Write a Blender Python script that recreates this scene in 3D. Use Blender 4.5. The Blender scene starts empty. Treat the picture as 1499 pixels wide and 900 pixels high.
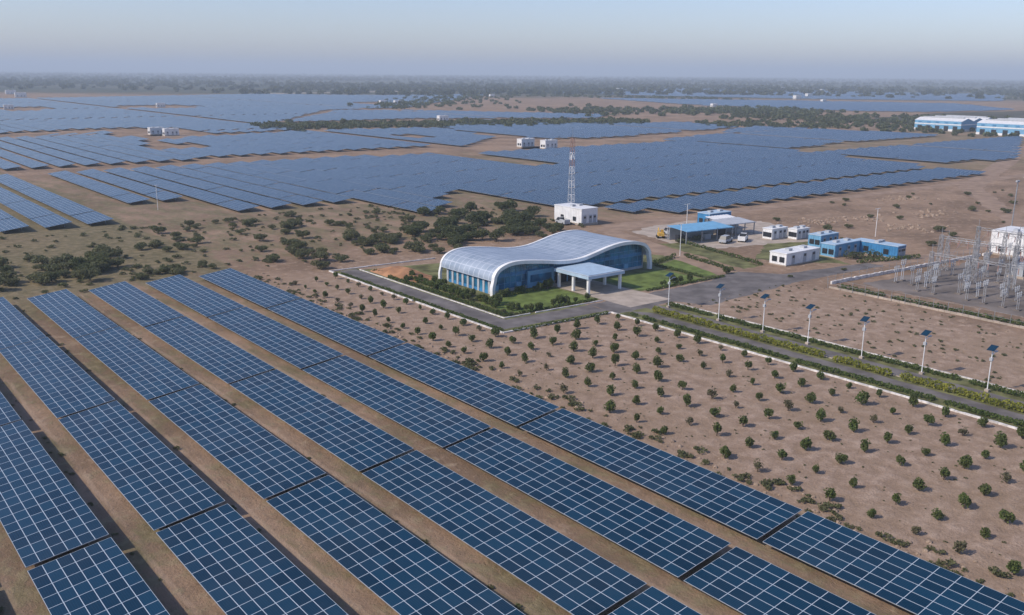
import bpy, math, random
import numpy as np
from mathutils import Matrix, Vector
random.seed(7); rng=np.random.default_rng(7)
scene=bpy.context.scene
col=scene.collection

# ------------------------------------------------------------------ camera
cam_d=bpy.data.cameras.new("camera"); cam=bpy.data.objects.new("camera",cam_d); col.objects.link(cam)
R=Vector((0.782417,-0.622706,0.007756));U=Vector((0.147932,0.197943,0.968986));B=Vector((-0.604929,-0.757004,0.246992))
m=Matrix((R,U,B)).transposed().to_4x4(); m.translation=Vector((0,0,38))
cam.matrix_world=m
cam_d.sensor_width=36; cam_d.lens=36*1350/1499; cam_d.clip_start=0.5; cam_d.clip_end=60000
scene.camera=cam

# ------------------------------------------------------------------ light
SUN_EL=math.radians(40)
to_sun=Vector((-0.93,0.28,0)).normalized()
sun_dir=Vector((to_sun.x*math.cos(SUN_EL),to_sun.y*math.cos(SUN_EL),math.sin(SUN_EL)))
sd=bpy.data.lights.new("sun","SUN"); sd.energy=3.9; sd.angle=math.radians(0.6); sd.color=(1.0,0.90,0.78)
so=bpy.data.objects.new("sun",sd); col.objects.link(so)
so.rotation_mode='QUATERNION'; so.rotation_quaternion=sun_dir.to_track_quat('Z','Y')
w=bpy.data.worlds.new("World"); scene.world=w; w.use_nodes=True
nt=w.node_tree; nt.nodes.clear()
out=nt.nodes.new("ShaderNodeOutputWorld"); bg=nt.nodes.new("ShaderNodeBackground"); sky=nt.nodes.new("ShaderNodeTexSky")
sky.sky_type='NISHITA'; sky.sun_disc=False; sky.sun_elevation=SUN_EL
sky.sun_rotation=math.atan2(to_sun.x,to_sun.y)
sky.air_density=1.0; sky.dust_density=0.9; sky.ozone_density=2.7; sky.altitude=100
bg.inputs[1].default_value=0.145
tint=nt.nodes.new("ShaderNodeMix"); tint.data_type='RGBA'; tint.blend_type='MULTIPLY'; tint.inputs[0].default_value=1; tint.inputs[7].default_value=(0.98,0.96,1.14,1)
nt.links.new(sky.outputs[0],tint.inputs[6]); nt.links.new(tint.outputs[2],bg.inputs[0]); nt.links.new(bg.outputs[0],out.inputs[0])
scene.view_settings.view_transform='Standard'; scene.view_settings.look='None'; scene.view_settings.exposure=0

# ------------------------------------------------------------------ materials
def newmat(name):
    M=bpy.data.materials.new(name); M.use_nodes=True
    return M,M.node_tree,M.node_tree.nodes["Principled BSDF"]
def N(nt,t,**k):
    n=nt.nodes.new(t)
    for a,b in k.items(): setattr(n,a,b)
    return n
def mix(nt,fac,a,b,mode='MIX'):
    n=nt.nodes.new("ShaderNodeMix"); n.data_type='RGBA'; n.blend_type=mode
    for i,v in ((0,fac),(6,a),(7,b)):
        if isinstance(v,(int,float)): n.inputs[i].default_value=v
        elif isinstance(v,tuple): n.inputs[i].default_value=(*v,1) if len(v)==3 else v
        else: nt.links.new(v,n.inputs[i])
    return n.outputs[2]
def mth(nt,op,a,b=None,c=None,clamp=False):
    n=nt.nodes.new("ShaderNodeMath"); n.operation=op; n.use_clamp=clamp
    for i,v in enumerate((a,b,c)):
        if v is None: continue
        if isinstance(v,(int,float)): n.inputs[i].default_value=v
        else: nt.links.new(v,n.inputs[i])
    return n.outputs[0]
def ramp(nt,v,a,b,smooth=True):
    n=nt.nodes.new("ShaderNodeMapRange"); n.interpolation_type='SMOOTHSTEP' if smooth else 'LINEAR'
    nt.links.new(v,n.inputs[0]); n.inputs[1].default_value=a; n.inputs[2].default_value=b
    return n.outputs[0]
def noise(nt,vec,scale,detail=4,rough=0.55):
    n=nt.nodes.new("ShaderNodeTexNoise"); n.inputs["Scale"].default_value=scale
    n.inputs["Detail"].default_value=detail; n.inputs["Roughness"].default_value=rough
    nt.links.new(vec,n.inputs["Vector"]); return n.outputs[0]
def plain(name,c,rough=0.6,var=0.18,scale=1.2,metal=0.0,bump=0.0,spec=0.4):
    M,nt,p=newmat(name)
    g=N(nt,"ShaderNodeNewGeometry")
    n=noise(nt,g.outputs["Position"],scale,5)
    d=tuple(x*(1-var) for x in c); e=tuple(min(1,x*(1+var)) for x in c)
    nt.links.new(mix(nt,ramp(nt,n,0.3,0.7),d,e),p.inputs["Base Color"])
    p.inputs["Roughness"].default_value=rough; p.inputs["Metallic"].default_value=metal
    p.inputs["Specular IOR Level"].default_value=spec
    if bump:
        b=N(nt,"ShaderNodeBump"); b.inputs["Strength"].default_value=bump; b.inputs["Distance"].default_value=0.1
        n2=noise(nt,g.outputs["Position"],scale*6,4); nt.links.new(n2,b.inputs["Height"]); nt.links.new(b.outputs[0],p.inputs["Normal"])
    return M
def foliage(name,c1,c2,c3=None):
    M,nt,p=newmat(name)
    g=N(nt,"ShaderNodeNewGeometry"); oi=N(nt,"ShaderNodeObjectInfo")
    c=mix(nt,g.outputs["Random Per Island"],c1,c2)
    n=noise(nt,g.outputs["Position"],0.9,2)
    c=mix(nt,ramp(nt,n,0.4,0.65),c,mix(nt,0.5,c,c3 or c2))
    c=mix(nt,mth(nt,'MULTIPLY',oi.outputs["Random"],0.55),c,c3 or c1)
    nt.links.new(c,p.inputs["Base Color"]); p.inputs["Roughness"].default_value=0.7
    p.inputs["Specular IOR Level"].default_value=0.2
    tr=N(nt,"ShaderNodeBsdfTranslucent"); nt.links.new(c,tr.inputs[0])
    ms=N(nt,"ShaderNodeMixShader"); ms.inputs[0].default_value=0.4
    o=[x for x in nt.nodes if x.type=='OUTPUT_MATERIAL'][0]
    nt.links.new(p.outputs[0],ms.inputs[1]); nt.links.new(tr.outputs[0],ms.inputs[2]); nt.links.new(ms.outputs[0],o.inputs[0])
    return M

# ground -------------------------------------------------------------
def ground_mat():
    M,nt,p=newmat("dry_earth")
    g=N(nt,"ShaderNodeNewGeometry"); P=g.outputs["Position"]
    s=N(nt,"ShaderNodeSeparateXYZ"); nt.links.new(P,s.inputs[0]); x,y=s.outputs[0],s.outputs[1]
    nL=noise(nt,P,0.006,5,0.6); nM=noise(nt,P,0.05,6,0.62); nF=noise(nt,P,0.55,6,0.65); nS=noise(nt,P,4.0,4,0.7)
    tan=(0.33,0.225,0.15); brown=(0.20,0.135,0.088); pale=(0.42,0.31,0.225)
    c=mix(nt,ramp(nt,nM,0.35,0.65),brown,tan)
    c=mix(nt,ramp(nt,nF,0.5,0.75),c,pale)
    c=mix(nt,mth(nt,'MULTIPLY',ramp(nt,nF,0.5,0.28),0.6),c,(0.17,0.125,0.08))
    c=mix(nt,mth(nt,'MULTIPLY',ramp(nt,nS,0.54,0.70),0.55),c,(0.13,0.105,0.065))
    # planted field: cleaner soil
    pf=mth(nt,'MULTIPLY',ramp(nt,x,66,70),ramp(nt,x,150,140))
    pf=mth(nt,'MULTIPLY',pf,ramp(nt,y,168,150))
    soil=mix(nt,ramp(nt,nF,0.35,0.68),(0.30,0.21,0.145),(0.44,0.325,0.245))
    soil=mix(nt,mth(nt,'MULTIPLY',ramp(nt,nS,0.5,0.66),0.55),soil,(0.20,0.145,0.095))
    soil=mix(nt,mth(nt,'MULTIPLY',ramp(nt,nM,0.42,0.66),0.55),soil,(0.235,0.17,0.11))
    c=mix(nt,mth(nt,'MULTIPLY',pf,0.75),c,soil)
    # dry weeds
    v=N(nt,"ShaderNodeMapping"); nt.links.new(P,v.inputs[0]); v.inputs["Scale"].default_value=(1.0,0.35,1)
    nW=noise(nt,v.outputs[0],0.22,6,0.7)
    weed=mix(nt,ramp(nt,nF,0.35,0.65),(0.10,0.10,0.045),(0.20,0.17,0.09))
    inrows=ramp(nt,x,70,66)
    sc=mth(nt,'MULTIPLY',ramp(nt,y,160,185),ramp(nt,y,420,330))
    wm=mth(nt,'ADD',mth(nt,'MULTIPLY',inrows,0.36),mth(nt,'MULTIPLY',sc,0.42),clamp=True)
    wm=mth(nt,'ADD',wm,0.24,clamp=True)
    lim=mth(nt,'SUBTRACT',0.76,mth(nt,'MULTIPLY',wm,0.42))
    wmask=ramp(nt,mth(nt,'SUBTRACT',mth(nt,'ADD',mth(nt,'MULTIPLY',nW,0.6),mth(nt,'MULTIPLY',nF,0.4)),lim),-0.05,0.08)
    c=mix(nt,mth(nt,'MULTIPLY',wmask,0.75),c,weed)
    c=mix(nt,mth(nt,'MULTIPLY',ramp(nt,nL,0.52,0.68),0.4),c,(0.22,0.145,0.09))
    # wheel tracks down the aisle centres
    ph=mth(nt,'FRACT',mth(nt,'DIVIDE',mth(nt,'SUBTRACT',mth(nt,'ADD',x,mth(nt,'MULTIPLY',noise(nt,P,0.08,2),1.2)),59.2-3.6),9.7))
    t1=ramp(nt,mth(nt,'ABSOLUTE',mth(nt,'SUBTRACT',ph,0.13)),0.035,0.01); t2=ramp(nt,mth(nt,'ABSOLUTE',mth(nt,'SUBTRACT',ph,0.29)),0.035,0.01)
    tk=mth(nt,'MULTIPLY',mth(nt,'MAXIMUM',t1,t2),mth(nt,'MULTIPLY',inrows,ramp(nt,y,172,166)))
    c=mix(nt,mth(nt,'MULTIPLY',tk,mth(nt,'MULTIPLY',ramp(nt,nM,0.35,0.6),0.55)),c,(0.40,0.29,0.205))
    # country beyond the plant
    d=mth(nt,'ADD',mth(nt,'MULTIPLY',x,0.62),mth(nt,'MULTIPLY',y,0.78))
    d=mth(nt,'ADD',d,mth(nt,'MULTIPLY',nL,300))
    vo=N(nt,"ShaderNodeTexVoronoi"); vo.inputs["Scale"].default_value=0.0035; nt.links.new(P,vo.inputs["Vector"])
    sv=N(nt,"ShaderNodeSeparateColor"); nt.links.new(vo.outputs["Color"],sv.inputs[0])
    fld=mix(nt,sv.outputs[0],(0.06,0.07,0.042),(0.14,0.12,0.08))
    fld=mix(nt,ramp(nt,noise(nt,P,0.008,6,0.7),0.4,0.55),fld,(0.055,0.065,0.042))
    c=mix(nt,ramp(nt,d,1550,1800),c,fld)
    nt.links.new(c,p.inputs["Base Color"]); p.inputs["Roughness"].default_value=0.95; p.inputs["Specular IOR Level"].default_value=0.1
    b=N(nt,"ShaderNodeBump"); b.inputs["Strength"].default_value=0.9; b.inputs["Distance"].default_value=0.35
    hh=mth(nt,'ADD',nF,mth(nt,'MULTIPLY',nS,0.35)); nt.links.new(hh,b.inputs["Height"]); nt.links.new(b.outputs[0],p.inputs["Normal"])
    return M
def pv_mat():
    M,nt,p=newmat("photovoltaic_glass")
    uv=N(nt,"ShaderNodeUVMap"); uv.uv_map="UVMap"
    s=N(nt,"ShaderNodeSeparateXYZ"); nt.links.new(uv.outputs[0],s.inputs[0])
    a=mth(nt,'DIVIDE',s.outputs[0],1.65); b=mth(nt,'DIVIDE',s.outputs[1],1.04)
    def line(v,wd):
        f=mth(nt,'FRACT',v); e=mth(nt,'ABSOLUTE',mth(nt,'SUBTRACT',f,0.5))
        return mth(nt,'GREATER_THAN',e,0.5-wd)
    ln=mth(nt,'MAXIMUM',line(a,0.016),line(b,0.026))
    cb=N(nt,"ShaderNodeCombineXYZ"); nt.links.new(mth(nt,'FLOOR',a),cb.inputs[0]); nt.links.new(mth(nt,'FLOOR',b),cb.inputs[1])
    wn=N(nt,"ShaderNodeTexWhiteNoise"); wn.noise_dimensions='3D'; nt.links.new(cb.outputs[0],wn.inputs[0])
    g=N(nt,"ShaderNodeNewGeometry")
    base=mix(nt,wn.outputs[0],(0.001,0.018,0.040),(0.004,0.036,0.072))
    cell=mth(nt,'MAXIMUM',line(mth(nt,'MULTIPLY',a,10.0),0.05),line(mth(nt,'MULTIPLY',b,6.0),0.05))
    base=mix(nt,mth(nt,'MULTIPLY',cell,0.25),base,(0.03,0.10,0.16))
    dust=noise(nt,g.outputs["Position"],0.12,5,0.6)
    base=mix(nt,mth(nt,'MULTIPLY',ramp(nt,dust,0.35,0.75),0.03),base,(0.32,0.28,0.24))
    c=mix(nt,ln,base,(0.42,0.48,0.53))
    nt.links.new(c,p.inputs["Base Color"])
    r=mth(nt,'ADD',mth(nt,'MULTIPLY',ln,0.2),mth(nt,'ADD',0.18,mth(nt,'MULTIPLY',wn.outputs[0],0.08))); nt.links.new(r,p.inputs["Roughness"])
    p.inputs["IOR"].default_value=1.29
    return M
M_ground=ground_mat(); M_pv=pv_mat()
M_steel=plain("galvanised_steel",(0.30,0.31,0.32),0.5,0.15,2,metal=0.3)
M_lsteel=plain("bright_galvanised_steel",(0.50,0.52,0.54),0.5,0.15,2)
M_back=plain("panel_backsheet",(0.12,0.12,0.13),0.7)
M_asph=plain("worn_asphalt",(0.15,0.135,0.125),0.9,0.28,0.3,bump=0.3,spec=0.15)
M_asphd=plain("service_track",(0.29,0.205,0.145),0.95,0.2,0.25,bump=0.3,spec=0.1)
M_conc=plain("pale_concrete",(0.40,0.335,0.27),0.9,0.18,0.4,spec=0.15)
M_kerb=plain("white_kerb_paint",(0.60,0.57,0.53),0.8,0.3,1.2)
M_white=plain("white_painted_steel",(0.74,0.74,0.72),0.5,0.08,0.6)
M_grey=plain("grey_panel",(0.38,0.40,0.42),0.6,0.1,0.8)
M_blue=plain("blue_painted_steel",(0.04,0.20,0.40),0.5,0.15,0.7)
M_lblue=plain("light_blue_cladding",(0.15,0.35,0.52),0.5,0.1,0.7)
M_pblue=plain("pale_blue_cladding",(0.38,0.50,0.60),0.5,0.1,0.7)
M_dark=plain("dark_opening",(0.02,0.022,0.026),0.4)
M_yel=plain("yellow_machine_paint",(0.55,0.34,0.06),0.6)
M_red=plain("faded_red_oxide",(0.34,0.20,0.16),0.7)
M_tyre=plain("tyre_rubber",(0.02,0.02,0.02),0.9)
M_lawn=plain("lawn_grass",(0.125,0.165,0.045),0.95,0.3,0.5,bump=0.5,spec=0.1)
M_gard=plain("garden_soil_and_weeds",(0.14,0.14,0.06),0.95,0.45,0.35,bump=0.5,spec=0.1)
M_orange=plain("orange_earth",(0.36,0.19,0.10),0.95,0.25,0.4,bump=0.6,spec=0.1)
M_gravel=plain("grey_gravel",(0.175,0.15,0.13),0.95,0.3,0.15,bump=0.5,spec=0.1)
M_fallow=plain("fallow_field_soil",(0.085,0.08,0.055),0.95,0.3,0.02,spec=0.1)
M_rock=plain("rubble_stone",(0.30,0.225,0.165),0.95,0.3,1.5,spec=0.1)
M_bark=plain("bark",(0.13,0.09,0.06),0.9)
M_leaf=foliage("shrub_leaves",(0.065,0.11,0.028),(0.16,0.20,0.055),(0.12,0.13,0.05))
M_dry=foliage("dry_shrub_leaves",(0.11,0.11,0.05),(0.22,0.20,0.11),(0.15,0.135,0.08))
M_scrub=foliage("scrub_leaves",(0.085,0.105,0.04),(0.19,0.20,0.09),(0.16,0.155,0.08))
M_acac=foliage("acacia_leaves",(0.06,0.085,0.03),(0.15,0.165,0.07),(0.11,0.12,0.055))
M_hedge=foliage("hedge_leaves",(0.06,0.10,0.025),(0.14,0.18,0.045),(0.10,0.13,0.04))
M_yhedge=foliage("golden_hedge_leaves",(0.28,0.28,0.04),(0.50,0.44,0.07),(0.16,0.20,0.04))
M_tree=foliage("distant_tree_leaves",(0.045,0.06,0.03),(0.10,0.11,0.055),(0.075,0.085,0.045))
def glass_mat():
    M,nt,p=newmat("blue_tinted_glass")
    g=N(nt,"ShaderNodeNewGeometry"); n=noise(nt,g.outputs["Position"],0.35,2)
    nt.links.new(mix(nt,ramp(nt,n,0.35,0.65),(0.012,0.10,0.19),(0.04,0.23,0.38)),p.inputs["Base Color"])
    p.inputs["Roughness"].default_value=0.08; p.inputs["IOR"].default_value=1.5
    return M
M_glass=glass_mat()
def roof_mat():
    M,nt,p=newmat("standing_seam_roof")
    uv=N(nt,"ShaderNodeUVMap"); uv.uv_map="UVMap"
    s=N(nt,"ShaderNodeSeparateXYZ"); nt.links.new(uv.outputs[0],s.inputs[0])
    def line(v,per,wd):
        f=mth(nt,'FRACT',mth(nt,'DIVIDE',v,per)); return mth(nt,'GREATER_THAN',mth(nt,'ABSOLUTE',mth(nt,'SUBTRACT',f,0.5)),0.5-wd)
    l=mth(nt,'MAXIMUM',line(s.outputs[1],1.5,0.06),line(s.outputs[0],1.6,0.05))
    g=N(nt,"ShaderNodeNewGeometry"); n=noise(nt,g.outputs["Position"],0.4,4)
    c=mix(nt,ramp(nt,n,0.3,0.7),(0.23,0.29,0.36),(0.32,0.38,0.45))
    nt.links.new(mix(nt,mth(nt,'MULTIPLY',l,0.7),c,(0.50,0.55,0.61)),p.inputs["Base Color"])
    p.inputs["Roughness"].default_value=0.5; p.inputs["Metallic"].default_value=0.1
    return M
M_roof=roof_mat()

# ------------------------------------------------------------------ mesh builder
class MB:
    def __init__(s): s.v=[];s.f=[];s.m=[];s.mats=[];s.uv=[]
    def mi(s,M):
        if M not in s.mats: s.mats.append(M)
        return s.mats.index(M)
    def quad(s,pts,M,uv=None):
        i=len(s.v); s.v+=[tuple(p) for p in pts]; s.f.append(tuple(range(i,i+len(pts)))); s.m.append(s.mi(M))
        s.uv+= uv if uv else [(0,0)]*len(pts)
    def box(s,x0,y0,z0,x1,y1,z1,M,top=None,bottom=True):
        a=[(x0,y0,z0),(x1,y0,z0),(x1,y1,z0),(x0,y1,z0),(x0,y0,z1),(x1,y0,z1),(x1,y1,z1),(x0,y1,z1)]
        for k,q in enumerate(((4,5,6,7),(0,1,5,4),(1,2,6,5),(2,3,7,6),(3,0,4,7),(3,2,1,0))):
            if k==5 and not bottom: continue
            s.quad([a[i] for i in q],top if (top and k==0) else M)
    def beam(s,p,q,t,M,n=4):
        p=Vector(p);q=Vector(q);d=(q-p).normalized(); a=d.orthogonal().normalized(); b=d.cross(a)
        c=[a*math.cos(2*math.pi*(k+.5)/n)*t+b*math.sin(2*math.pi*(k+.5)/n)*t for k in range(n)]
        for k in range(n):
            k2=(k+1)%n; s.quad([p+c[k],p+c[k2],q+c[k2],q+c[k]],M)
        s.quad([q+c[k] for k in range(n)],M); s.quad([p+c[n-1-k] for k in range(n)],M)
    def rock(s,x,y,r,M):
        n=6; ring=[]
        for z,f in ((-.1,1.0),(.35,.85),(.7,.4)):
            ring.append([(x+r*f*math.cos(6.283*k/n+z)*random.uniform(.7,1.2),y+r*f*math.sin(6.283*k/n+z)*random.uniform(.7,1.2),r*z*random.uniform(.8,1.1)) for k in range(n)])
        for a,b in zip(ring[:-1],ring[1:]):
            for k in range(n): s.quad([a[k],a[(k+1)%n],b[(k+1)%n],b[k]],M)
        s.quad(ring[-1],M)
    def obj(s,name,parent=None,loc=None,rot=0):
        me=bpy.data.meshes.new(name); me.from_pydata(s.v,[],s.f)
        for M in s.mats: me.materials.append(M)
        me.polygons.foreach_set("material_index",s.m)
        l=me.uv_layers.new(name="UVMap"); l.data.foreach_set("uv",np.array(s.uv,dtype=np.float32).ravel())
        me.update()
        o=bpy.data.objects.new(name,me); col.objects.link(o)
        if parent: o.parent=parent
        if loc: o.location=loc
        o.rotation_euler[2]=rot
        return o
def empty(name,loc=(0,0,0),rot=0):
    o=bpy.data.objects.new(name,None); col.objects.link(o); o.location=loc; o.rotation_euler[2]=rot; o.empty_display_size=1; return o
def sheet(name,pts,M,z):
    b=MB(); b.quad([(x,y,z) for x,y in pts],M); return b.obj(name)
def rough_sheet(name,pts,M,z,step=2.0,amp=.35):
    """sheet whose outline wanders like a worn road edge"""
    P=[]
    for (x0,y0),(x1,y1) in zip(pts,pts[1:]+pts[:1]):
        L=math.hypot(x1-x0,y1-y0); n=max(1,int(L/step))
        for i in range(n):
            t=i/n; a=0 if i==0 else random.uniform(-amp,amp)
            P.append((x0+(x1-x0)*t-(y1-y0)/L*a,y0+(y1-y0)*t+(x1-x0)/L*a))
    return sheet(name,P,M,z)
def np_mesh(name,V,M,k=4):
    n=len(V)//k; me=bpy.data.meshes.new(name)
    me.vertices.add(len(V)); me.vertices.foreach_set("co",V.astype(np.float32).ravel())
    me.loops.add(n*k); me.loops.foreach_set("vertex_index",np.arange(n*k,dtype=np.int32))
    me.polygons.add(n); me.polygons.foreach_set("loop_start",np.arange(0,n*k,k,dtype=np.int32))
    me.materials.append(M); me.update(calc_edges=True); me.validate()
    return me
def leaves(C,size):
    n=len(C); a=rng.normal(size=(n,3)); a/=np.linalg.norm(a,axis=1)[:,None]
    b=np.cross(a,rng.normal(size=(n,3))); b/=np.linalg.norm(b,axis=1)[:,None]
    s=(size*rng.uniform(0.6,1.4,n))[:,None]
    a=a*s; b=b*s*0.75
    return np.stack([C-a-b*.6,C+a*.2-b,C+a+b*.5,C-a*.3+b],axis=1).reshape(-1,3)
def blob_pts(n,rx,rz,cz,lumps=7,spread=0.62):
    out=[]
    for i in range(lumps):
        th=random.uniform(0,6.28); rr=rx*spread*math.sqrt(random.random())
        c=np.array([math.cos(th)*rr,math.sin(th)*rr,cz+random.uniform(-.35,.5)*rz*(1-.4*rr/rx)])
        k=n//lumps; d=rng.normal(size=(k,3)); d/=np.linalg.norm(d,axis=1)[:,None]
        d*=(rng.uniform(0.5,1,k)**0.5)[:,None]*np.array([rx*.5,rx*.5,rz*.52])*random.uniform(.7,1.15)
        out.append(c+d)
    P=np.concatenate(out); P[:,2]=np.maximum(P[:,2],0.03); return P
def bush_mesh(name,M,n,rx,h,leaf,trunk=True,lumps=7,spread=.62):
    V=leaves(blob_pts(n,rx,h*.5,h*.52,lumps,spread),leaf)
    me=np_mesh(name,V,M)
    if trunk:
        b=MB()
        for k in range(4):
            th=random.uniform(0,6.28); r=rx*random.uniform(.2,.5)
            p=Vector((random.uniform(-.05,.05),random.uniform(-.05,.05),-.05)); q=Vector((math.cos(th)*r*.5,math.sin(th)*r*.5,h*.35)); t=Vector((math.cos(th)*r,math.sin(th)*r,h*.7))
            b.beam(p,q,h*.022,M_bark,5); b.beam(q,t,h*.012,M_bark,4)
        import bmesh
        bm=bmesh.new(); bm.from_mesh(me)
        me.materials.append(M_bark)
        base=[bm.verts.new(v) for v in b.v]
        for f in b.f:
            ff=bm.faces.new([base[i] for i in f]); ff.material_index=1
        bm.to_mesh(me); bm.free()
    return me
def place(me,name,x,y,s,parent,sz=None):
    o=bpy.data.objects.new(name,me); col.objects.link(o); o.location=(x,y,0); o.rotation_euler[2]=random.uniform(0,6.28)
    o.scale=(s,s*random.uniform(.85,1.15),s*(sz or random.uniform(.85,1.15))); o.parent=parent; return o

# ------------------------------------------------------------------ ground
g=MB(); S=30000
g.quad([(-S,-S,0),(S,-S,0),(S,S,0),(-S,S,0)],M_ground); g.obj("ground")

# ------------------------------------------------------------------ solar rows
ZL,ZR,WD=0.75,1.55,6.2
def table(b,xr,y0,y1,detail):
    xl=xr-WD; t=0.06
    j=random.uniform(-.04,.04)
    zl,zr=ZL+j,ZR+j+random.uniform(-.05,.05)
    u1=round((y1-y0)/1.65)*1.65
    o=random.randint(0,400)*1.65; ov=random.randint(0,400)*1.04
    b.quad([(xl,y0,zl),(xr,y0,zr),(xr,y1,zr),(xl,y1,zl)],M_pv,[(o,ov),(o,ov+6.24),(o+u1,ov+6.24),(o+u1,ov)])
    b.quad([(xl,y1,zl-t),(xr,y1,zr-t),(xr,y0,zr-t),(xl,y0,zl-t)],M_back)
    for p,q in (((xl,y0,zl),(xr,y0,zr)),((xr,y0,zr),(xr,y1,zr)),((xr,y1,zr),(xl,y1,zl)),((xl,y1,zl),(xl,y0,zl))):
        b.quad([(p[0],p[1],p[2]-t),(q[0],q[1],q[2]-t),q,p],M_steel)
    st=3.2 if detail else 10.5
    k=int((y1-y0-1)/st); off=((y1-y0)-k*st)/2
    for i in range(k+1):
        y=y0+off+i*st
        for fx in (0.22,0.8):
            x=xl+WD*fx; z=zl+(zr-zl)*fx-t
            r=0.05 if detail else 0.08
            b.box(x-r,y-r,-0.05,x+r,y+r,z,M_steel,bottom=False)
        if detail:
            b.beam((xl+.3,y,zl-t-.06+(zr-zl)*.05),(xr-.3,y,zr-t-.06-(zr-zl)*.05),0.045,M_steel)
    if detail:
        for fx in (0.1,0.37,0.63,0.9):
            x=xl+WD*fx; z=zl+(zr-zl)*fx-t-.035; b.box(x-.03,y0+.1,z-.03,x+.03,y1-.1,z+.02,M_steel)
YB=[167.8,137.5,105.0,72.6,40.8,8.5,-24,-56]
for k in range(9):
    xr=65.4-9.7*k
    b=MB()
    for i in range(len(YB)-1):
        table(b,xr,YB[i+1]+0.55,YB[i],True)
    b.obj("solar_panel_row")

PP={
'P0':[(70,379),(70.5,252),(66,241),(44,238),(10,236),(-60,240),(-60,379)],
'P1':[(79,374),(76.3,276),(91,273),(99,238),(120,237),(138,235),(135,206),(147,209),(158,234),(175,236),(173,205),(180,190),(184.7,172),(198.6,168),(379.4,163),(383.9,219.7),(407,282),(414,331),(401,362),(356,364),(313,362),(263,360),(198,377),(91,380)],
'P2':[(60,650),(101,590),(172,613),(184,539),(208,538),(275,558),(364,540),(334,430),(288,396),(205,402),(96,392),(60,392)],
'P3':[(150,1340),(239,1347),(504,1428),(631,1473),(786,1322),(1018,1336),(547,863),(436,839),(290,642),(285,569),(213,550),(208,620),(180,640),(107,622),(80,655)],
'P4':[(433,628),(539,543),(519,508),(572,500),(554,426),(442,408),(389,397),(348,420),(359,444),(364,540)],
'P5':[(410,378),(414.7,290),(595,298),(573,434)],
'P6':[(399,272),(641,269),(457,190),(408,199)],
'P7':[(1205,1447),(1560,1760),(1914,1706),(2057,913),(1510,670),(1322,893),(1217,1161)],
'P8':[(1010,1060),(1190,840),(1300,640),(1131,485),(974,505),(860,640)],
'P9':[(296,652),(431,648),(562,582),(616,626),(508,798),(442,832)],
}
cabins=[(184,575),(188,561),(312,380),(316,366),(325,994),(185,1005),(587,987),(600,975),(424,621),(878,721),(905,1188),(1180,773)]
holes=[(180,566,30,34),(315,372,26,24),(325,994,40,50),(185,1005,40,50),(590,985,40,50),(424,621,20,25),(250,328,12,38),(905,1188,50,60),(878,721,40,40),(300,470,10,34),(160,480,12,30)]
def inh(x,y): return any(((x-a)/c)**2+((y-b_)/d)**2<1 for a,b_,c,d in holes)
for nm,poly in PP.items():
    b=MB(); xs=[p[0] for p in poly]
    k0=math.ceil((min(xs)-65.4)/9.7); k1=math.floor((max(xs)-65.4)/9.7)
    for k in range(k0,k1+1):
        if nm not in('P0','P1') and k%22==0: continue
        xr=65.4+9.7*k; xc=xr-3
        ys=[]
        for i in range(len(poly)):
            (ax,ay),(bx,by)=poly[i],poly[(i+1)%len(poly)]
            if (ax<=xc)!=(bx<=xc): ys.append(ay+(xc-ax)*(by-ay)/(bx-ax))
        ys.sort()
        for a,c in zip(ys[::2],ys[1::2]):
            a=math.ceil(a/8.1)*8.1; c=math.floor(c/8.1)*8.1
            y=a
            while y<c-3:
                e=min(c,(math.floor(y/32.5+1e-4)+1)*32.5)
                L=e-y
                if not inh(xc,(y+e)/2) and L>3:
                    gap=0.6 if round(e/32.5)%6 else 5.0
                    if L>gap+2: table(b,xr,y,e-gap,False)
                y=e
    b.obj("solar_panel_field")

# ------------------------------------------------------------------ service cabins
def cabin(name,x,y,lx,ly,h,M,rot=0,doors=True,plinth=0.5):
    e=empty(name,(x,y,0),rot)
    b=MB(); b.box(-lx/2-.15,-ly/2-.15,0,lx/2+.15,ly/2+.15,plinth,M_conc); b.obj("plinth",e)
    b=MB(); b.box(-lx/2,-ly/2,plinth+.002,lx/2,ly/2,h,M)
    n=int(lx/0.6)
    for i in range(n+1):
        xx=-lx/2+.05+i*(lx-.1)/n; b.box(xx-.05,-ly/2-.06,plinth+.2,xx+.05,-ly/2-.002,h-.2,M)
    n=int(ly/0.6)
    for i in range(n+1):
        yy=-ly/2+.05+i*(ly-.1)/n; b.box(-lx/2-.06,yy-.05,plinth+.2,-lx/2-.002,yy+.05,h-.2,M)
    b.obj("walls",e)
    b=MB(); b.box(-lx/2-.12,-ly/2-.12,h+.002,lx/2+.12,ly/2+.12,h+.16,M_pblue if M in(M_lblue,M_blue) else M_white); b.obj("roof",e)
    if doors:
        b=MB()
        for f in (-.3,.05,.32):
            b.box(lx*f-.5,-ly/2-.1,plinth+.1,lx*f+.5,-ly/2-.065,min(h-.4,plinth+2.1),M_grey)
            b.box(lx*f-.35,-ly/2-.12,plinth+1.3,lx*f+.35,-ly/2-.102,plinth+1.8,M_dark)
        for f in (-.25,.2):
            b.box(-lx/2-.1,ly*f-.6,plinth+.5,-lx/2-.065,ly*f+.6,plinth+1.6,M_dark)
        b.obj("doors_and_louvres",e)
        b=MB()
        for f in (-.2,.25): b.box(lx*f-.6,-.5,h+.165,lx*f+.6,.5,h+.6,M_grey)
        b.obj("rooftop_vents",e)
    return e
for (x,y) in cabins:
    cabin("inverter_cabin",x,y,8.5,4,4.2,M_white,rot=random.uniform(-.05,.05))
    b=MB(); n=14
    rr=[(x+1.9*random.uniform(6,9)*math.cos(6.283*i/n),y+2.2*random.uniform(5,8)*math.sin(6.283*i/n),0.004) for i in range(n)]
    b.quad(rr,M_asphd); b.obj("bare_pad")
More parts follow.
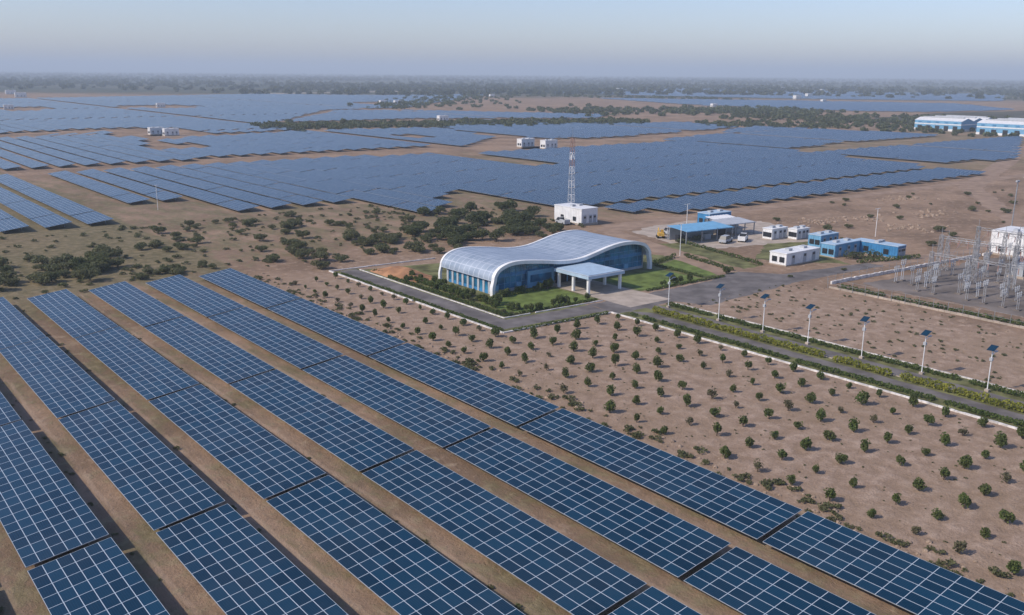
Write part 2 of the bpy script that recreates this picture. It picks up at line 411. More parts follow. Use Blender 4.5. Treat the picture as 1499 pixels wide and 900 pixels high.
for (x,y) in [(280,1431),(1500,1500),(1300,900),(1450,980),(2100,1500),(1900,1250),(2400,2300),(1150,2000),(300,1600)]:
    cabin("inverter_cabin",x,y,14,6,6,M_white)
cabin("switchgear_cabin",162.8,177.3,5.6,10.5,4.2,M_white)
cabin("white_site_office",164.8,111.5,11.6,4,2.5,M_white,plinth=.2)
cabin("blue_container",180,110.5,9.5,3.4,2.7,M_lblue,plinth=.15)
cabin("blue_container",186.5,119,7,3.2,2.7,M_lblue,plinth=.15)
cabin("blue_container",186.7,105.3,3.2,10.5,2.6,M_blue,plinth=.15)
cabin("white_container",185.5,131.5,6,2.6,2.5,M_white,plinth=.15)
cabin("white_container",190,128,5,2.4,2.4,M_white,plinth=.15)
cabin("blue_cabin",191,154.5,8.5,4,3.0,M_blue,plinth=.15)
cabin("white_control_building",212,87,9,8,5.2,M_white,plinth=.4)

def shed(name,x,y,lx,ly,h,Mr,rot=0):
    e=empty(name,(x,y,0),rot); b=MB()
    for i in range(4):
        for j in (-1,1):
            xx=-lx/2+.3+i*(lx-.6)/3; b.box(xx-.1,j*(ly/2-.3)-.1,0,xx+.1,j*(ly/2-.3)+.1,h-.02,M_steel)
    b.obj("posts",e)
    b=MB(); b.box(-lx/2+.5,ly/2-.6,0,lx/2-.5,ly/2-.45,h-.1,M_grey); b.box(-lx/2+.5,-.3,0,-lx/2+2.5,.8,1.5,M_dark); b.box(.8,-.8,0,2.8,.4,1.3,M_grey); b.obj("stored_goods_and_back_wall",e)
    b=MB(); n=int(lx/.5)
    for i in range(n):
        xa=-lx/2+i*lx/n; xb=xa+lx/n; z1=h+.08*(i%2); z2=h+.08*((i+1)%2)
        b.quad([(xa,-ly/2,z1-.1),(xb,-ly/2,z2-.1),(xb,ly/2,z2+.3),(xa,ly/2,z1+.3)],Mr)
    b.box(-lx/2,-ly/2-.05,h-.25,lx/2,-ly/2-.01,h-.06,Mr)
    b.obj("corrugated_roof",e)
shed("blue_roof_shed",169.5,141,15,7,3.0,M_lblue,-.12)
shed("grey_roof_shed",182,141.5,10,6,3.1,M_grey,-.12)
shed("grey_roof_shed",186,148,8,4,2.8,M_white,-.1)

def lattice(b,x,y,h,w0,w1,t,mats,seg):
    for i in range(seg):
        a=i/seg;c=(i+1)/seg; wa=w0+(w1-w0)*a; wc=w0+(w1-w0)*c; M=mats[i%len(mats)]
        ca=[(x+sx*wa/2,y+sy*wa/2,a*h) for sx,sy in((-1,-1),(1,-1),(1,1),(-1,1))]
        cc=[(x+sx*wc/2,y+sy*wc/2,c*h) for sx,sy in((-1,-1),(1,-1),(1,1),(-1,1))]
        for k in range(4):
            b.beam(ca[k],cc[k],t,M); b.beam(ca[k],cc[(k+1)%4],t*.6,M); b.beam(cc[k],cc[(k+1)%4],t*.6,M)
b=MB(); lattice(b,179,197,20,1.4,.8,0.08,[M_lsteel,M_white,M_lsteel,M_white,M_lsteel,M_white,M_red,M_white,M_red,M_red],10); b.beam((179,197,20),(179,197,23),.05,M_steel)
b.box(178,196.2,14,178.3,196.5,15.4,M_white); b.obj("telecom_tower")

# ------------------------------------------------------------------ main building
e=empty("curved_roof_office")
prof=[(95.3,2.6),(95.5,3.5),(96.3,4.5),(97.6,5.15),(99.3,5.5),(101.5,5.55),(104.3,5.3),(107.5,4.9),(110.5,4.45),(113.5,4.25),(116.5,4.4),(119.5,4.95),(122.5,5.6),(125.5,6.05),(128.2,6.15),(130.6,5.95),(132.8,5.4),(134.1,4.5),(134.8,3.4),(134.9,2.7)]
def cr(P,n=5):
    out=[]
    for i in range(len(P)-1):
        p0=P[max(i-1,0)];p1=P[i];p2=P[i+1];p3=P[min(i+2,len(P)-1)]
        for k in range(n):
            t=k/n
            out.append(tuple(.5*((2*p1[j])+(-p0[j]+p2[j])*t+(2*p0[j]-5*p1[j]+4*p2[j]-p3[j])*t*t+(-p0[j]+3*p1[j]-3*p2[j]+p3[j])*t**3) for j in(0,1)))
    return out+[P[-1]]
pr=cr(prof)
def nrm(P):
    r=[]
    for i in range(len(P)):
        a=P[max(i-1,0)];c=P[min(i+1,len(P)-1)];d=Vector((c[0]-a[0],c[1]-a[1])).normalized(); r.append((d.y,-d.x))
    return r
nn=nrm(pr)
def ribbon(b,P,nn,y0,y1,th,Mt,Me):
    s=0
    for i in range(len(P)-1):
        a,c=P[i],P[i+1]; L=math.hypot(c[0]-a[0],c[1]-a[1]); na,nc=nn[i],nn[i+1]
        ai=(a[0]+na[0]*th,a[1]+na[1]*th); ci=(c[0]+nc[0]*th,c[1]+nc[1]*th)
        b.quad([(a[0],y0,a[1]),(c[0],y0,c[1]),(c[0],y1,c[1]),(a[0],y1,a[1])],Mt,[(s,y0),(s+L,y0),(s+L,y1),(s,y1)])
        b.quad([(ai[0],y1,ai[1]),(ci[0],y1,ci[1]),(ci[0],y0,ci[1]),(ai[0],y0,ai[1])],Me)
        b.quad([(ai[0],y0,ai[1]),(ci[0],y0,ci[1]),(c[0],y0,c[1]),(a[0],y0,a[1])],Me)
        b.quad([(a[0],y1,a[1]),(c[0],y1,c[1]),(ci[0],y1,ci[1]),(ai[0],y1,ai[1])],Me)
        s+=L
    for i in(0,-1):
        a=P[i];na=nn[i]; ai=(a[0]+na[0]*th,a[1]+na[1]*th); b.quad([(a[0],y0,a[1]),(a[0],y1,a[1]),(ai[0],y1,ai[1]),(ai[0],y0,ai[1])],Me)
YBK=140.6
b=MB(); ribbon(b,pr,nn,125.1,YBK,.35,M_roof,M_grey); b.obj("roof",e)
rim=[(95.0,0),(94.95,1.4)]+[(p[0]+(-.02),p[1]+.12) for p in prof]+[(135.2,1.4),(135.2,0)]
rm=cr(rim); rn=nrm(rm); b=MB(); ribbon(b,rm,rn,124.3,125.1,.62,M_white,M_white); b.obj("white_arch_rim",e)
b=MB(); ribbon(b,rm,rn,YBK,YBK+.5,.5,M_white,M_white); b.obj("rear_arch_rim",e)
def ztop(x):
    for i in range(len(pr)-1):
        if pr[i][0]<=x<=pr[i+1][0]:
            t=(x-pr[i][0])/(pr[i+1][0]-pr[i][0]+1e-9); return pr[i][1]+(pr[i+1][1]-pr[i][1])*t
    return 3.0
b=MB();bm_=MB();bs=MB()
xs=np.arange(96.4,134.4,1.3)
for a,c in zip(xs[:-1],xs[1:]):
    for (yf,sg) in ((126.2,1),(YBK-.8,-1)):
        za=ztop(a)-.45;zc=ztop(c)-.45
        b.quad([(a,yf,.5),(c,yf,.5),(c,yf,zc),(a,yf,za)],M_glass)
        d=-.08*sg
        bm_.beam((a,yf+d,.4),(a,yf+d,za),.06,M_lblue)
        for z in (1.5,2.7,3.9):
            if z<min(za,zc)-.2: bm_.beam((a,yf+d,z),(c,yf+d,z),.045,M_lblue)
        zz=min(za,zc)
        if 3<zz: bs.box(a+.05,yf+(-.06 if sg>0 else .02),2.75,c-.05,yf+(-.02 if sg>0 else .06),3.3,M_blue)
    if a>118 or a<107:
        if int(a*10)%4==0: bs.box(a+.1,125.95,.5,c-.1,126.1,1.4,M_lblue)
bs.box(96.2,126.1,0,134.4,126.3,.498,M_grey); bs.box(96.2,YBK-.9,0,134.4,YBK-.7,.498,M_grey)
for xw in (96.0,134.4):
    ys=np.arange(126.5,YBK-.8,1.6)
    sg=-1 if xw<100 else 1
    b.box(xw-.05,126.5,.3,xw+.05,YBK-1,3.6,M_glass)
    for y in ys:
        bm_.box(xw+sg*.06-.12*(sg<0),y-.28,0,xw+sg*.06+.12*(sg>0),y+.28,2.9,M_grey)
    bs.box(xw-.12,126.4,0,xw+.12,YBK-1,.55,M_blue)
b.obj("glazing",e);bm_.obj("mullions",e);bs.obj("spandrels_and_plinth",e)
b=MB(); b.box(109,115,2.85,118,124.2,3.4,M_pblue,top=M_grey); b.box(109.4,115.4,3.402,117.6,124.0,3.5,M_pblue); b.obj("porch_roof",e)
b=MB()
for x in(109.6,117.4):
    for y in(115.6,119.5,123.4): b.box(x-.22,y-.22,.02,x+.22,y+.22,2.848,M_white)
b.obj("porch_columns",e)
b=MB(); b.box(111,125.8,.1,116.5,126.0,2.7,M_dark); b.box(110.6,125.7,2.7,116.9,125.96,3.0,M_lblue); b.box(113.6,125.7,.1,113.8,125.79,2.69,M_lblue)
b.box(104,125.6,.1,110.2,125.9,3.2,M_lblue); b.box(104.6,125.5,1.1,109.6,125.59,2.4,M_glass); b.obj("entrance_doors",e)
b=MB(); b.box(107,124.2,0.0,120,125.4,.15,M_conc); b.obj("entrance_step",e)

# ------------------------------------------------------------------ roads and surfaces
def kerb(name,pts,wd=.3,h=.14,M=M_kerb):
    b=MB()
    for (x0,y0),(x1,y1) in zip(pts[:-1],pts[1:]):
        d=Vector((x1-x0,y1-y0)); L=d.length; n=max(1,int(L/1.0)); d/=L; p=Vector((-d.y,d.x))*wd/2
        for i in range(n):
            if random.random()<.02: continue
            a=Vector((x0,y0))+d*(L*i/n+.02); c=Vector((x0,y0))+d*(L*(i+1)/n-.02); hh=h*random.uniform(.85,1.1)
            q=[a-p,c-p,c+p,a+p]
            b.quad([(v.x,v.y,hh) for v in q],M)
            for k in range(4):
                u,v=q[k],q[(k+1)%4]; b.quad([(u.x,u.y,-.02),(v.x,v.y,-.02),(v.x,v.y,hh),(u.x,u.y,hh)],M)
    return b.obj(name)
rough_sheet("perimeter_road",[(83.8,159.0),(83.8,106.6),(104.4,105.4),(104.4,110.0),(87.4,110.9),(87.4,159.0)],M_asph,.010,1.5,.15)
sheet("road_verge",[(82.3,159.5),(82.3,105.2),(104.3,104.1),(104.3,111.5),(88,112),(88,159.5)],M_gard,.006)
rough_sheet("forecourt_road",[(104.4,104.4),(104.2,103),(118,103),(121,97.5),(150,99.5),(176,97.5),(176,101.5),(152,105.5),(147,112),(141,112),(136,109.8),(104.4,110.2)],M_asph,.008,1.5,.3)
sheet("road_verge",[(103.9,-60),(117,-60),(117,102),(103.9,103.9)],M_gard,.006)
rough_sheet("avenue_road",[(106.9,-60),(109.2,-60),(109.2,100),(106.9,103)],M_asph,.012,1.5,.1)
rough_sheet("avenue_road",[(110.9,-60),(113.6,-60),(113.9,103),(110.9,103)],M_asph,.012,1.5,.1)
rough_sheet("service_road",[(141,112),(147,112),(158,146),(164,165),(159,167),(152,146)],M_asphd,.012,2,.4)
rough_sheet("service_road",[(176,97.5),(215,92),(260,104),(330,150),(420,180),(640,255),(640,262),(418,188),(326,157),(258,110),(215,97),(176,101.5)],M_asphd,.012,4,.6)
rough_sheet("service_road",[(158,160),(164,160),(200,163),(400,158),(520,190),(519,196),(400,164),(200,168),(165,170)],M_asphd,.016,4,.6)
sheet("driveway",[(109,104.6),(119,104.6),(118.4,124),(109,124)],M_conc,.016)
sheet("garden_soil",[(88.01,112.05),(147,111.6),(149,130),(140,146),(88.01,158)],M_gard,.004)
rough_sheet("lawn",[(90.5,113.3),(108.3,112.5),(108.3,124),(95,124.5),(90.5,122)],M_lawn,.010,1,.15)
rough_sheet("lawn",[(119.5,112),(136,111.6),(136,123),(120,123.5)],M_lawn,.010,1,.15)
rough_sheet("lawn",[(138,113),(145.5,113),(148,128),(138,126)],M_lawn,.010,1,.15)
rough_sheet("lawn",[(172,102.5),(160,118),(178,128),(192,122),(193,112),(176,112)],M_gard,.014,1.5,.6)
rough_sheet("lawn",[(150,113),(156,113),(163,140),(157,143)],M_gard,.014,1.5,.5)
rough_sheet("gravel_yard",[(156,56),(157,91),(206,88),(236,76),(236,36),(190,28),(160,34)],M_gravel,.006,1.5,.7)
rough_sheet("service_yard",[(158,132),(195,122),(205,150),(186,165),(164,158)],M_conc,.010,1.5,.8)
rough_sheet("fallow_field",[(752,461),(970,498),(1200,470),(1400,300),(760,330),(715,360)],M_fallow,.02,20,5)
b=MB(); pts=[]
for i in range(13):
    for j in range(6):
        x=88.6+j*1.5; y=142+i*1.25
        pts.append((x,y,max(-.1,1.3*math.sin(math.pi*i/12)*math.sin(math.pi*j/5)+random.uniform(-.12,.12)*(0<i<12 and 0<j<5))))
for i in range(12):
    for j in range(5):
        a=i*6+j; b.quad([pts[a],pts[a+1],pts[a+7],pts[a+6]],M_orange)
b.obj("earth_bank")
kerb("compound_kerb",[(106,158.7),(82.2,160.2),(82.2,105),(103.9,104),(103.9,-60)],.28,.2)
kerb("inner_kerb",[(87.7,158),(87.7,111.7),(108.5,110.8)],.2,.15)
kerb("avenue_kerb",[(117.1,102),(117.2,-60)],.22,.16)
kerb("avenue_kerb",[(110.7,101),(110.7,-60)],.15,.12,M_conc)
kerb("yard_wall",[(152,94.5),(207,90.5),(262,71)],.35,.6)
kerb("yard_wall",[(149,93),(148,20)],.3,.35,M_conc)
b=MB()
for i in range(260): b.rock(random.uniform(67,71.5),random.uniform(15,168),random.uniform(.08,.35),M_rock)
for i in range(300): b.rock(random.uniform(118,148),random.uniform(15,100),random.uniform(.05,.2),M_rock)
for i in range(220):
    cx_,cy_=random.choice([(230,135),(255,128),(215,140),(280,150),(225,120)]); b.rock(random.gauss(cx_,5),random.gauss(cy_,3),random.uniform(.2,.7),M_rock)
b.obj("rubble_heaps")

# ------------------------------------------------------------------ hedges
def hedge(name,x0,y0,x1,y1,wd,h,M,dens=70,leaf=.10,lump=1.3):
    L=math.hypot(x1-x0,y1-y0); d=np.array([(x1-x0)/L,(y1-y0)/L]); p=np.array([-d[1],d[0]])
    n=int(L/lump); C=[]
    for i in range(n):
        if random.random()<.04: continue
        t=(i+.5)*L/n; k=int(dens*lump)
        q=rng.normal(size=(k,3)); q/=np.linalg.norm(q,axis=1)[:,None]; q*=rng.uniform(.6,1,k)[:,None]
        hh=h*random.uniform(.75,1.15); ww=wd*random.uniform(.8,1.1)
        al=t+q[:,0]*lump*.62; ac=q[:,1]*ww/2+random.uniform(-.05,.05); z=hh*.5+q[:,2]*hh*.52
        C.append(np.stack([x0+d[0]*al+p[0]*ac,y0+d[1]*al+p[1]*ac,np.maximum(z,.02)],1))
    me=np_mesh(name,leaves(np.concatenate(C),leaf),M); o=bpy.data.objects.new(name,me); col.objects.link(o)
hedge("clipped_hedge",105.5,101,105.5,-20,1.3,.6,M_hedge,90,.12)
hedge("golden_hedge",110.05,100.5,110.05,-20,1.3,1.05,M_yhedge,150,.12,1.4)
hedge("clipped_hedge",115.4,102,115.4,-20,1.3,.65,M_hedge,100,.12)
hedge("clipped_hedge",88.6,150,88.6,112.6,1.0,.7,M_hedge,90,.12)
hedge("clipped_hedge",88.6,112.6,108,111.6,.9,.5,M_hedge,80,.11)
hedge("clipped_hedge",119.6,111.2,141,110.7,.8,.5,M_hedge,80,.11)
hedge("clipped_hedge",84,104.9,103,103.9,.8,.5,M_hedge,60,.11)
hedge("clipped_hedge",83,158,83,106,.7,.45,M_hedge,50,.11)
hedge("clipped_hedge",137,112.6,138,126,.8,.6,M_hedge,80,.12)
hedge("clipped_hedge",138,127,148,129.5,1.2,.9,M_hedge,80,.12)
hedge("clipped_hedge",146.5,113,150,128,1.0,.8,M_hedge,80,.12)
hedge("golden_hedge",91,122.8,107,124,.8,.6,M_yhedge,60,.12)
hedge("clipped_hedge",91,128,91,145,1.4,1.1,M_hedge,80,.15)
hedge("clipped_hedge",150.5,92,149.5,20,1.8,.8,M_hedge,60,.15)
hedge("clipped_hedge",156,113,163,141,1.2,.8,M_hedge,50,.14)
hedge("clipped_hedge",174,102.6,190,97.6,1.6,1.0,M_hedge,60,.14)
hedge("clipped_hedge",176,107,184,103,3,1.6,M_acac,90,.16)

# ------------------------------------------------------------------ planted shrubs
shr=[bush_mesh("shrub",M_leaf,500,.72,1.35,.09,True,10,.42) for _ in range(6)]
dshr=[bush_mesh("shrub",M_dry,300,.66,1.2,.08,True,9,.5) for _ in range(3)]
par=empty("planted_shrub_rows")
for i in range(8):
    x=71.6+4.25*i
    y=18.0
    while y<158:
        lim=156 if x<81 else 101.5
        if y<lim and not(x>101.5) and random.random()>.05:
            xx=x+random.uniform(-.15,.15); yy=y+random.uniform(-.2,.2)
            s=random.uniform(.7,1.2)*(1.0 if y<110 else .85)
            place(random.choice(shr if random.random()<.84 else dshr),"shrub",xx,yy,s,par,random.uniform(.8,1.2))
        y+=4.1
par=empty("weedy_verge")
wv=[bush_mesh("weed_tuft",M_scrub,120,.7,.5,.10,False,5) for _ in range(3)]
for i in range(170):
    place(random.choice(wv),"weed_tuft",random.uniform(67.5,71),random.uniform(10,168),random.uniform(.4,1.2),par)
for i in range(380):
    k=random.randint(0,7); place(random.choice(wv),"weed_tuft",66.8-9.7*k-random.uniform(0,2.0)+.4,random.uniform(20,168),random.uniform(.25,.7),par)
for i in range(260):
    place(random.choice(wv),"weed_tuft",random.uniform(118,147),random.uniform(20,100),random.uniform(.25,.7),par)
for i in range(280):
    place(random.choice(wv),"weed_tuft",random.uniform(71,102),random.uniform(20,103),random.uniform(.12,.3),par)
for i in range(40):
    place(random.choice(wv),"weed_tuft",random.uniform(89,94),random.uniform(112,156),random.uniform(.5,1.2),par)
par=empty("garden_plants")
for i in range(85):
    r=random.random()
    if r<.5: x,y=random.uniform(89.5,93),random.uniform(114,146)
    elif r<.65: x,y=random.uniform(93,108),random.uniform(112.2,113.5)
    elif r<.8: x,y=random.uniform(96,108),random.uniform(123,124)
    else: x,y=random.uniform(119,146),random.uniform(111.8,113) 
    place(random.choice(shr),"garden_plant",x,y,random.uniform(.6,1.3),par)

bv=[bush_mesh("thorn_bush",M_scrub,900,1.7,1.9,.15,True,11,.75) for _ in range(5)]
av=[bush_mesh("acacia_tree",M_acac,1300,2.1,3.0,.17,True,13,.75) for _ in range(4)]
par=empty("scrub_bushes")
def scat(n,x0,x1,y0,y1,s0,s1,vs,nm):
    for i in range(n): place(random.choice(vs),nm,random.uniform(x0,x1),random.uniform(y0,y1),random.uniform(s0,s1)*random.choice([.7,1,1]),par)
scat(34,16,54,178,206,.8,1.6,bv,"thorn_bush")
scat(6,24,50,178,196,.7,1.0,av,"acacia_tree")
scat(6,60,68,197,206,.8,1.3,bv,"thorn_bush")
scat(36,76,112,162,190,.7,1.3,bv,"thorn_bush")
scat(14,50,66,174,180,.5,.9,bv,"thorn_bush")
scat(42,116,152,166,190,.75,1.2,av,"acacia_tree")
scat(18,112,150,162,192,.7,1.15,bv,"thorn_bush")
scat(18,134,162,186,212,.7,1.15,av,"acacia_tree")
scat(50,66,134,190,232,.4,1.1,bv,"thorn_bush")
scat(14,150,200,100,170,.3,.7,bv,"thorn_bush")
scat(40,190,330,80,160,.3,.9,bv,"thorn_bush")
for i in range(420): place(random.choice(wv),"weed_tuft",random.uniform(10,160),random.uniform(170,236),random.uniform(.5,1.6),par)
# ------------------------------------------------------------------ distant vegetation
def far_trees(name,pts,M,k,leaf):
    C=[];S_=[]
    for (x,y,r,h) in pts:
        q=rng.normal(size=(k,3)); q/=np.linalg.norm(q,axis=1)[:,None]; q*=rng.uniform(.5,1,k)[:,None]
        C.append(np.array([x,y,h*.5])+q*np.array([r,r,h*.5])); S_.append(np.full(k,r*leaf))
    V=leaves(np.concatenate(C),np.concatenate(S_)); V[:,2]=np.maximum(V[:,2],0)
    me=np_mesh(name,V,M); o=bpy.data.objects.new(name,me); col.objects.link(o)
def band(p,q,wd,n,r0,r1):
    L=[]
    for i in range(n):
        t=random.random(); a=random.gauss(0,wd); dx,dy=q[0]-p[0],q[1]-p[1]; l=math.hypot(dx,dy)
        r=random.uniform(r0,r1); L.append((p[0]+dx*t-dy/l*a,p[1]+dy*t+dx/l*a,r,r*random.uniform(.8,1.2)))
    return L
far_trees("scrub_belt",band((262,606),(400,570),16,330,1.6,3.4)+band((400,570),(550,525),18,300,1.6,3.4)+band((560,470),(640,400),18,110,1.5,3),M_acac,60,.28)
far_trees("scrub_belt",band((600,700),(900,600),45,340,2,4)+band((837,673),(664,345),42,340,2,4)+band((600,300),(900,420),35,160,2,3.2),M_acac,50,.3)
far_trees("scrub_belt",band((520,840),(900,1250),40,220,2,4)+band((1000,1250),(1180,900),30,120,2,4)+band((1600,600),(2200,900),60,120,3,5),M_acac,40,.3)
L=[]
while len(L)<9000:
    a=random.uniform(math.radians(-8),math.radians(80)); d=1550+ (random.random()**1.4)*7500
    x,y=d*math.sin(a),d*math.cos(a)
    if x*.62+y*.78<1600+120*math.sin(a*9): continue
    if math.sin(x*.0021+1)*math.sin(y*.0027)+random.uniform(-.4,.9)<0: continue
    r=random.uniform(3,7)*(1+d/12000); L.append((x,y,r,r*random.uniform(.8,1.1)))
far_trees("distant_trees",L,M_tree,22,.5)
rough_sheet("sand_embankment",[(631,1475),(1495,1745),(1500,1790),(622,1510)],M_conc,.02,30,5)

# ------------------------------------------------------------------ street lamps
def lamp(x,y):
    e=empty("street_lamp",(x,y,0),random.uniform(-.12,.12))
    b=MB(); b.box(-.25,-.25,0,.25,.25,.3,M_conc); b.beam((0,0,.3),(0,0,5.6),.06,M_white,8); b.obj("pole",e)
    b=MB(); b.beam((0,0,4.7),(.9,0,5.0),.04,M_white,6); b.box(.75,-.13,4.95,1.35,.13,5.07,M_grey); b.obj("lamp_arm",e)
    b=MB(); b.quad([(-.7,-.45,5.45),(.5,-.45,5.9),(.5,.45,5.9),(-.7,.45,5.45)],M_pv,[(.1,.1),(1.5,.1),(1.5,.95),(.1,.95)])
    b.quad([(-.7,.45,5.41),(.5,.45,5.86),(.5,-.45,5.86),(-.7,-.45,5.41)],M_back)
    b.box(-.2,-.18,4.0,.12,.18,4.4,M_grey); b.obj("solar_panel_and_battery",e)
for y in (23,31.5,40,48,56.5,65.2,73.8,81.7,90.2,100.8): lamp(114.1,y)
for (x,y) in ((82.5,262),(175,150),(207,118),(150,130)):
    b=MB(); b.beam((0,0,0),(0,0,7),.07,M_white,6); b.beam((-.8,0,6.9),(.8,0,6.9),.05,M_white); b.box(-1,-.12,6.85,-.6,.12,6.97,M_grey); b.box(.6,-.12,6.85,1,.12,6.97,M_grey); b.obj("floodlight_pole",None,(x,y,0))
b=MB(); b.beam((0,0,0),(0,0,13.5),.14,M_steel,8)
for a in range(4): b.box(-.8+.4*a,-.2,13.2,-.55+.4*a,.2,13.6,M_grey)
b.beam((-1,0,13.2),(1,0,13.2),.06,M_steel); b.obj("high_mast_light",None,(236,99,0))

# ------------------------------------------------------------------ substation
e=empty("electrical_substation")
M_sub=plain("weathered_galvanised_steel",(0.32,0.32,0.32),0.6,0.25,1.5)
b=MB()
rows=[(168,[84,77,70,63]),(175,[86,79,72,65,58]),(182,[88,80,72,64,56,48]),(190,[86,78,70,62,54,46]),(198,[84,76,68,60,52]),(208,[80,72,64,56,48])]
for n_,(x,ys) in enumerate(rows):
    H_=(6.0,8.2,6.6,8.4,6.6,7.4)[n_]
    for y in ys: lattice(b,x,y,H_,.85,.5,.06,[M_sub],7); b.beam((x,y,H_),(x,y,H_+1.5),.045,M_sub)
    hh=H_-.6
    for a,c in zip(ys[:-1],ys[1:]):
        for dz in (0,.45): b.beam((x,a,hh+dz),(x,c,hh+dz),.05,M_sub)
        for k in range(8):
            t0=k/8;t1=(k+1)/8; b.beam((x,a+(c-a)*t0,hh+.45*(k%2)),(x,a+(c-a)*t1,hh+.45*((k+1)%2)),.04,M_sub)
        for t in(.25,.5,.75): b.beam((x,a+(c-a)*t,hh),(x,a+(c-a)*t,hh-1.1),.08,M_red,6)
b.obj("gantries",e)
b=MB()
for x in [160,163.5,166,171.5,178.5,186,194,203,212,218]:
    for y in range(40,91,3):
        if random.random()<.3: continue
        xx=x+random.uniform(-.3,.3); yy=y+random.uniform(-.3,.3); h=random.choice([1.8,2.2,2.8,3.2])
        Ms=random.choice([M_sub,M_lsteel,M_sub])
        for dx in(-.35,.35): b.beam((xx+dx,yy,0),(xx+dx,yy,h),.06,Ms)
        b.beam((xx-.8,yy,h),(xx+.8,yy,h),.06,Ms)
        for dx in(-.7,0,.7):
            b.beam((xx+dx,yy,h),(xx+dx,yy,h+1.0),.07,M_grey,6); b.beam((xx+dx,yy,h+.3),(xx+dx,yy,h+.4),.14,M_grey,6); b.beam((xx+dx,yy,h+.7),(xx+dx,yy,h+.8),.14,M_grey,6)
        b.box(xx-.5,yy-.5,.0,xx+.5,yy+.5,.2,M_gravel)
b.obj("switchgear",e)
b=MB()
for (x,y) in((178,68),(188,76),(201,60)):
    b.box(x-1.8,y-1.2,.4,x+1.8,y+1.2,3.0,M_grey); b.box(x-2.2,y-1.6,0,x+2.2,y+1.6,.398,M_conc)
    for k in range(6): b.box(x-1.5+k*.55,y-2.0,.8,x-1.3+k*.55,y-1.21,2.7,M_grey)
    b.beam((x-1.2,y+.8,3.5),(x+1.2,y+.8,3.5),.4,M_grey,8)
    for k in(-1,0,1): b.beam((x+k,y,3.0),(x+k,y-.3,4.2),.12,M_red,6)
b.obj("transformers",e)
b=MB()
for (xa,za),(xb,zb) in (((168,5.4),(175,7.6)),((175,7.6),(182,6)),((182,6),(190,7.8)),((190,7.8),(198,6)),((198,6),(208,6.8))):
    for y in (84,82,78,76,70,68,62,60): b.beam((xa,y,za),((xa+xb)/2,y,min(za,zb)-.3),.025,M_steel); b.beam(((xa+xb)/2,y,min(za,zb)-.3),(xb,y,zb),.025,M_steel)
b.obj("overhead_conductors",e)
b=MB()
for i in range(23): x=152+i*2.4; y=94.9-(x-152)*.0727; b.beam((x,y+.4,0),(x,y+.4,1.7),.04,M_steel)
for i in range(29): b.beam((148.6,93-i*2.5,0),(148.6,93-i*2.5,1.9),.045,M_steel)
for z in(1,1.8): b.beam((148.6,93,z),(148.6,20,z),.02,M_steel); b.beam((152,95.3,z),(205,91.4,z),.02,M_steel)
b.obj("fence_posts_and_wires",e)

# ------------------------------------------------------------------ factory sheds
def factory(x0,x1,y0,y1,h):
    e=empty("industrial_warehouse",((x0+x1)/2,(y0+y1)/2,0)); lx,ly=(x1-x0)/2,(y1-y0)/2
    b=MB(); b.box(-lx,-ly,0,lx,ly,h,M_lblue); b.box(-lx-.1,-ly-.1,0,lx+.1,ly+.1,1.5,M_white); b.box(-lx-.1,-ly-.1,h*.62,lx+.1,ly+.1,h*.72,M_white); b.obj("walls",e)
    b=MB(); n=3
    for i in range(n):
        a=-lx+2*lx*i/n; c=-lx+2*lx*(i+1)/n; mm=(a+c)/2
        b.quad([(a,-ly-.5,h+.02),(mm,-ly-.5,h+2),(mm,ly+.5,h+2),(a,ly+.5,h+.02)],M_white); b.quad([(mm,-ly-.5,h+2),(c,-ly-.5,h+.02),(c,ly+.5,h+.02),(mm,ly+.5,h+2)],M_white)
        b.quad([(a,-ly-.2,h),(c,-ly-.2,h),(mm,-ly-.2,h+1.9)],M_lblue)
        b.box(mm-1,-ly+2,h+1.9,mm+1,ly-2,h+2.6,M_grey)
    b.obj("roof",e)
    b=MB()
    for i in range(5):
        y=-ly+4+i*(2*ly-8)/4; b.box(-lx-.2,y-1.6,0,-lx-.11,y+1.6,3.6,M_dark); b.box(-lx-.2,y-1.2,h*.78,-lx-.11,y+1.2,h*.9,M_blue)
    b.obj("doors_and_windows",e)
factory(655,705,318,352,7); factory(640,690,262,300,7.5); factory(660,700,220,255,7)

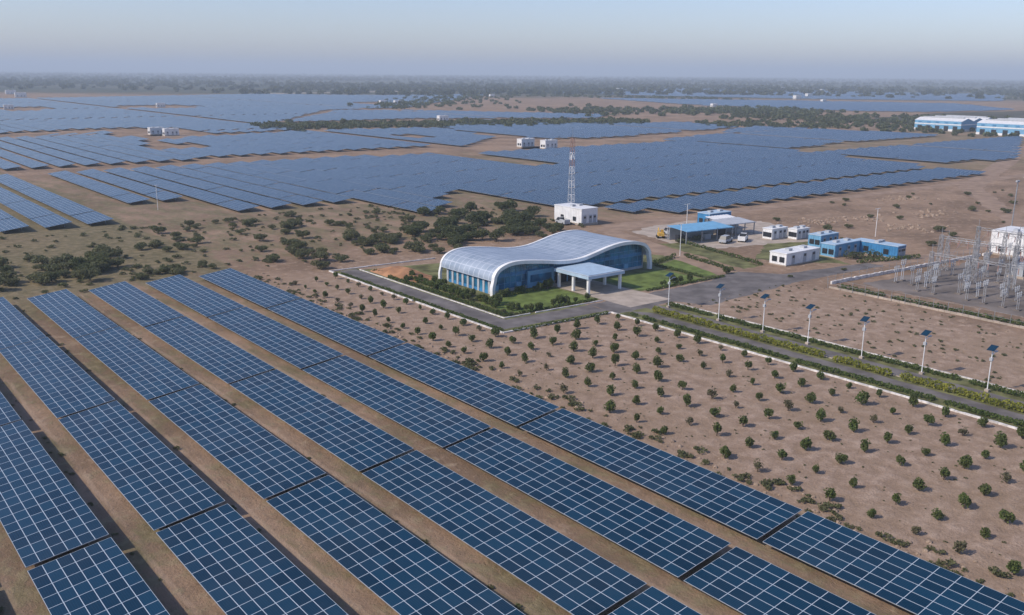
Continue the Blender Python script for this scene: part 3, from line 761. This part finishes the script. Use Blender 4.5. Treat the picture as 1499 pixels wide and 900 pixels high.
# ------------------------------------------------------------------ vehicles
def wheels(b,xs,wy,r,w_):
    for x in xs:
        for s in(-1,1): b.beam((x,s*wy-w_/2,r),(x,s*wy+w_/2,r),r,M_tyre,14)
def car(name,x,y,rot,M,truck=False):
    e=empty(name,(x,y,0),rot); b=MB()
    b.box(-2.3,-.85,.4,2.3,.85,1.0,M)
    if truck:
        b.box(-2.25,-.85,1.0,.2,-.78,1.45,M);b.box(-2.25,.78,1.0,.2,.85,1.45,M);b.box(-2.3,-.85,1.0,-2.2,.85,1.45,M)
        pts=[(.3,.8),(2.0,.8)]; t=[(.4,.68),(1.4,.68)]
    else: t=[(-1.7,.68),(.7,.68)]; pts=[(-2.1,.8),(1.4,.8)]
    z0,z1=1.002,1.75; lo=[(pts[0][0],-.8,z0),(pts[1][0],-.8,z0),(pts[1][0],.8,z0),(pts[0][0],.8,z0)]; hi=[(t[0][0],-.68,z1),(t[1][0],-.68,z1),(t[1][0],.68,z1),(t[0][0],.68,z1)]
    b.quad(hi,M)
    for k in range(4): b.quad([lo[k],lo[(k+1)%4],hi[(k+1)%4],hi[k]],M_dark)
    b.obj("body",e); b=MB(); wheels(b,(-1.4,1.4),.8,.36,.24); b.obj("wheels",e)
for i,(x,y,r,M,t) in enumerate([(171,134.5,.3,M_grey,False),(176,133.5,.5,M_white,True),(168,149,1.2,M_grey,True),(178,148.5,.9,M_blue,False),(158,177,1.4,M_grey,True)]):
    car("pickup_truck" if t else "parked_car",x,y,r,M,t)
def backhoe(x,y,rot,s=1):
    e=empty("excavator",(x,y,0),rot); e.scale=(s,s,s); b=MB()
    for s in(-1,1):
        b.box(-1.9,s*1.1-.3,.1,1.9,s*1.1+.3,.8,M_tyre); wheels(b,(-1.6,1.6),1.1,.42,.62)
    b.obj("tracks",e); b=MB(); b.box(-1.8,-1.1,.9,1.2,1.1,1.9,M_yel); b.box(.1,-1.1,1.9,1.3,-.1,2.9,M_yel); b.box(.2,-1.12,2.1,1.32,-.08,2.7,M_dark); b.obj("cab",e)
    b=MB(); b.beam((1,.3,1.6),(3.4,.3,3.2),.2,M_yel); b.beam((3.4,.3,3.2),(4.8,.3,1.4),.15,M_yel); b.box(4.4,-.2,.5,5.2,.8,1.4,M_grey); b.obj("boom_and_bucket",e)
backhoe(163.5,148,.9,.65)

# ------------------------------------------------------------------ atmospheric haze (real volume)
M=bpy.data.materials.new("hazy_air"); M.use_nodes=True; nt=M.node_tree; nt.nodes.clear()
o_=nt.nodes.new("ShaderNodeOutputMaterial"); v=nt.nodes.new("ShaderNodeVolumePrincipled"); v.inputs["Color"].default_value=(0.80,0.91,1.0,1); v.inputs["Density"].default_value=0.00025; v.inputs["Anisotropy"].default_value=0.0
nt.links.new(v.outputs[0],o_.inputs["Volume"])
try: M.cycles.homogeneous_volume=True
except Exception: pass
b=MB(); b.box(-25000,-25000,-2,25000,25000,130,M); b.obj("haze_layer")
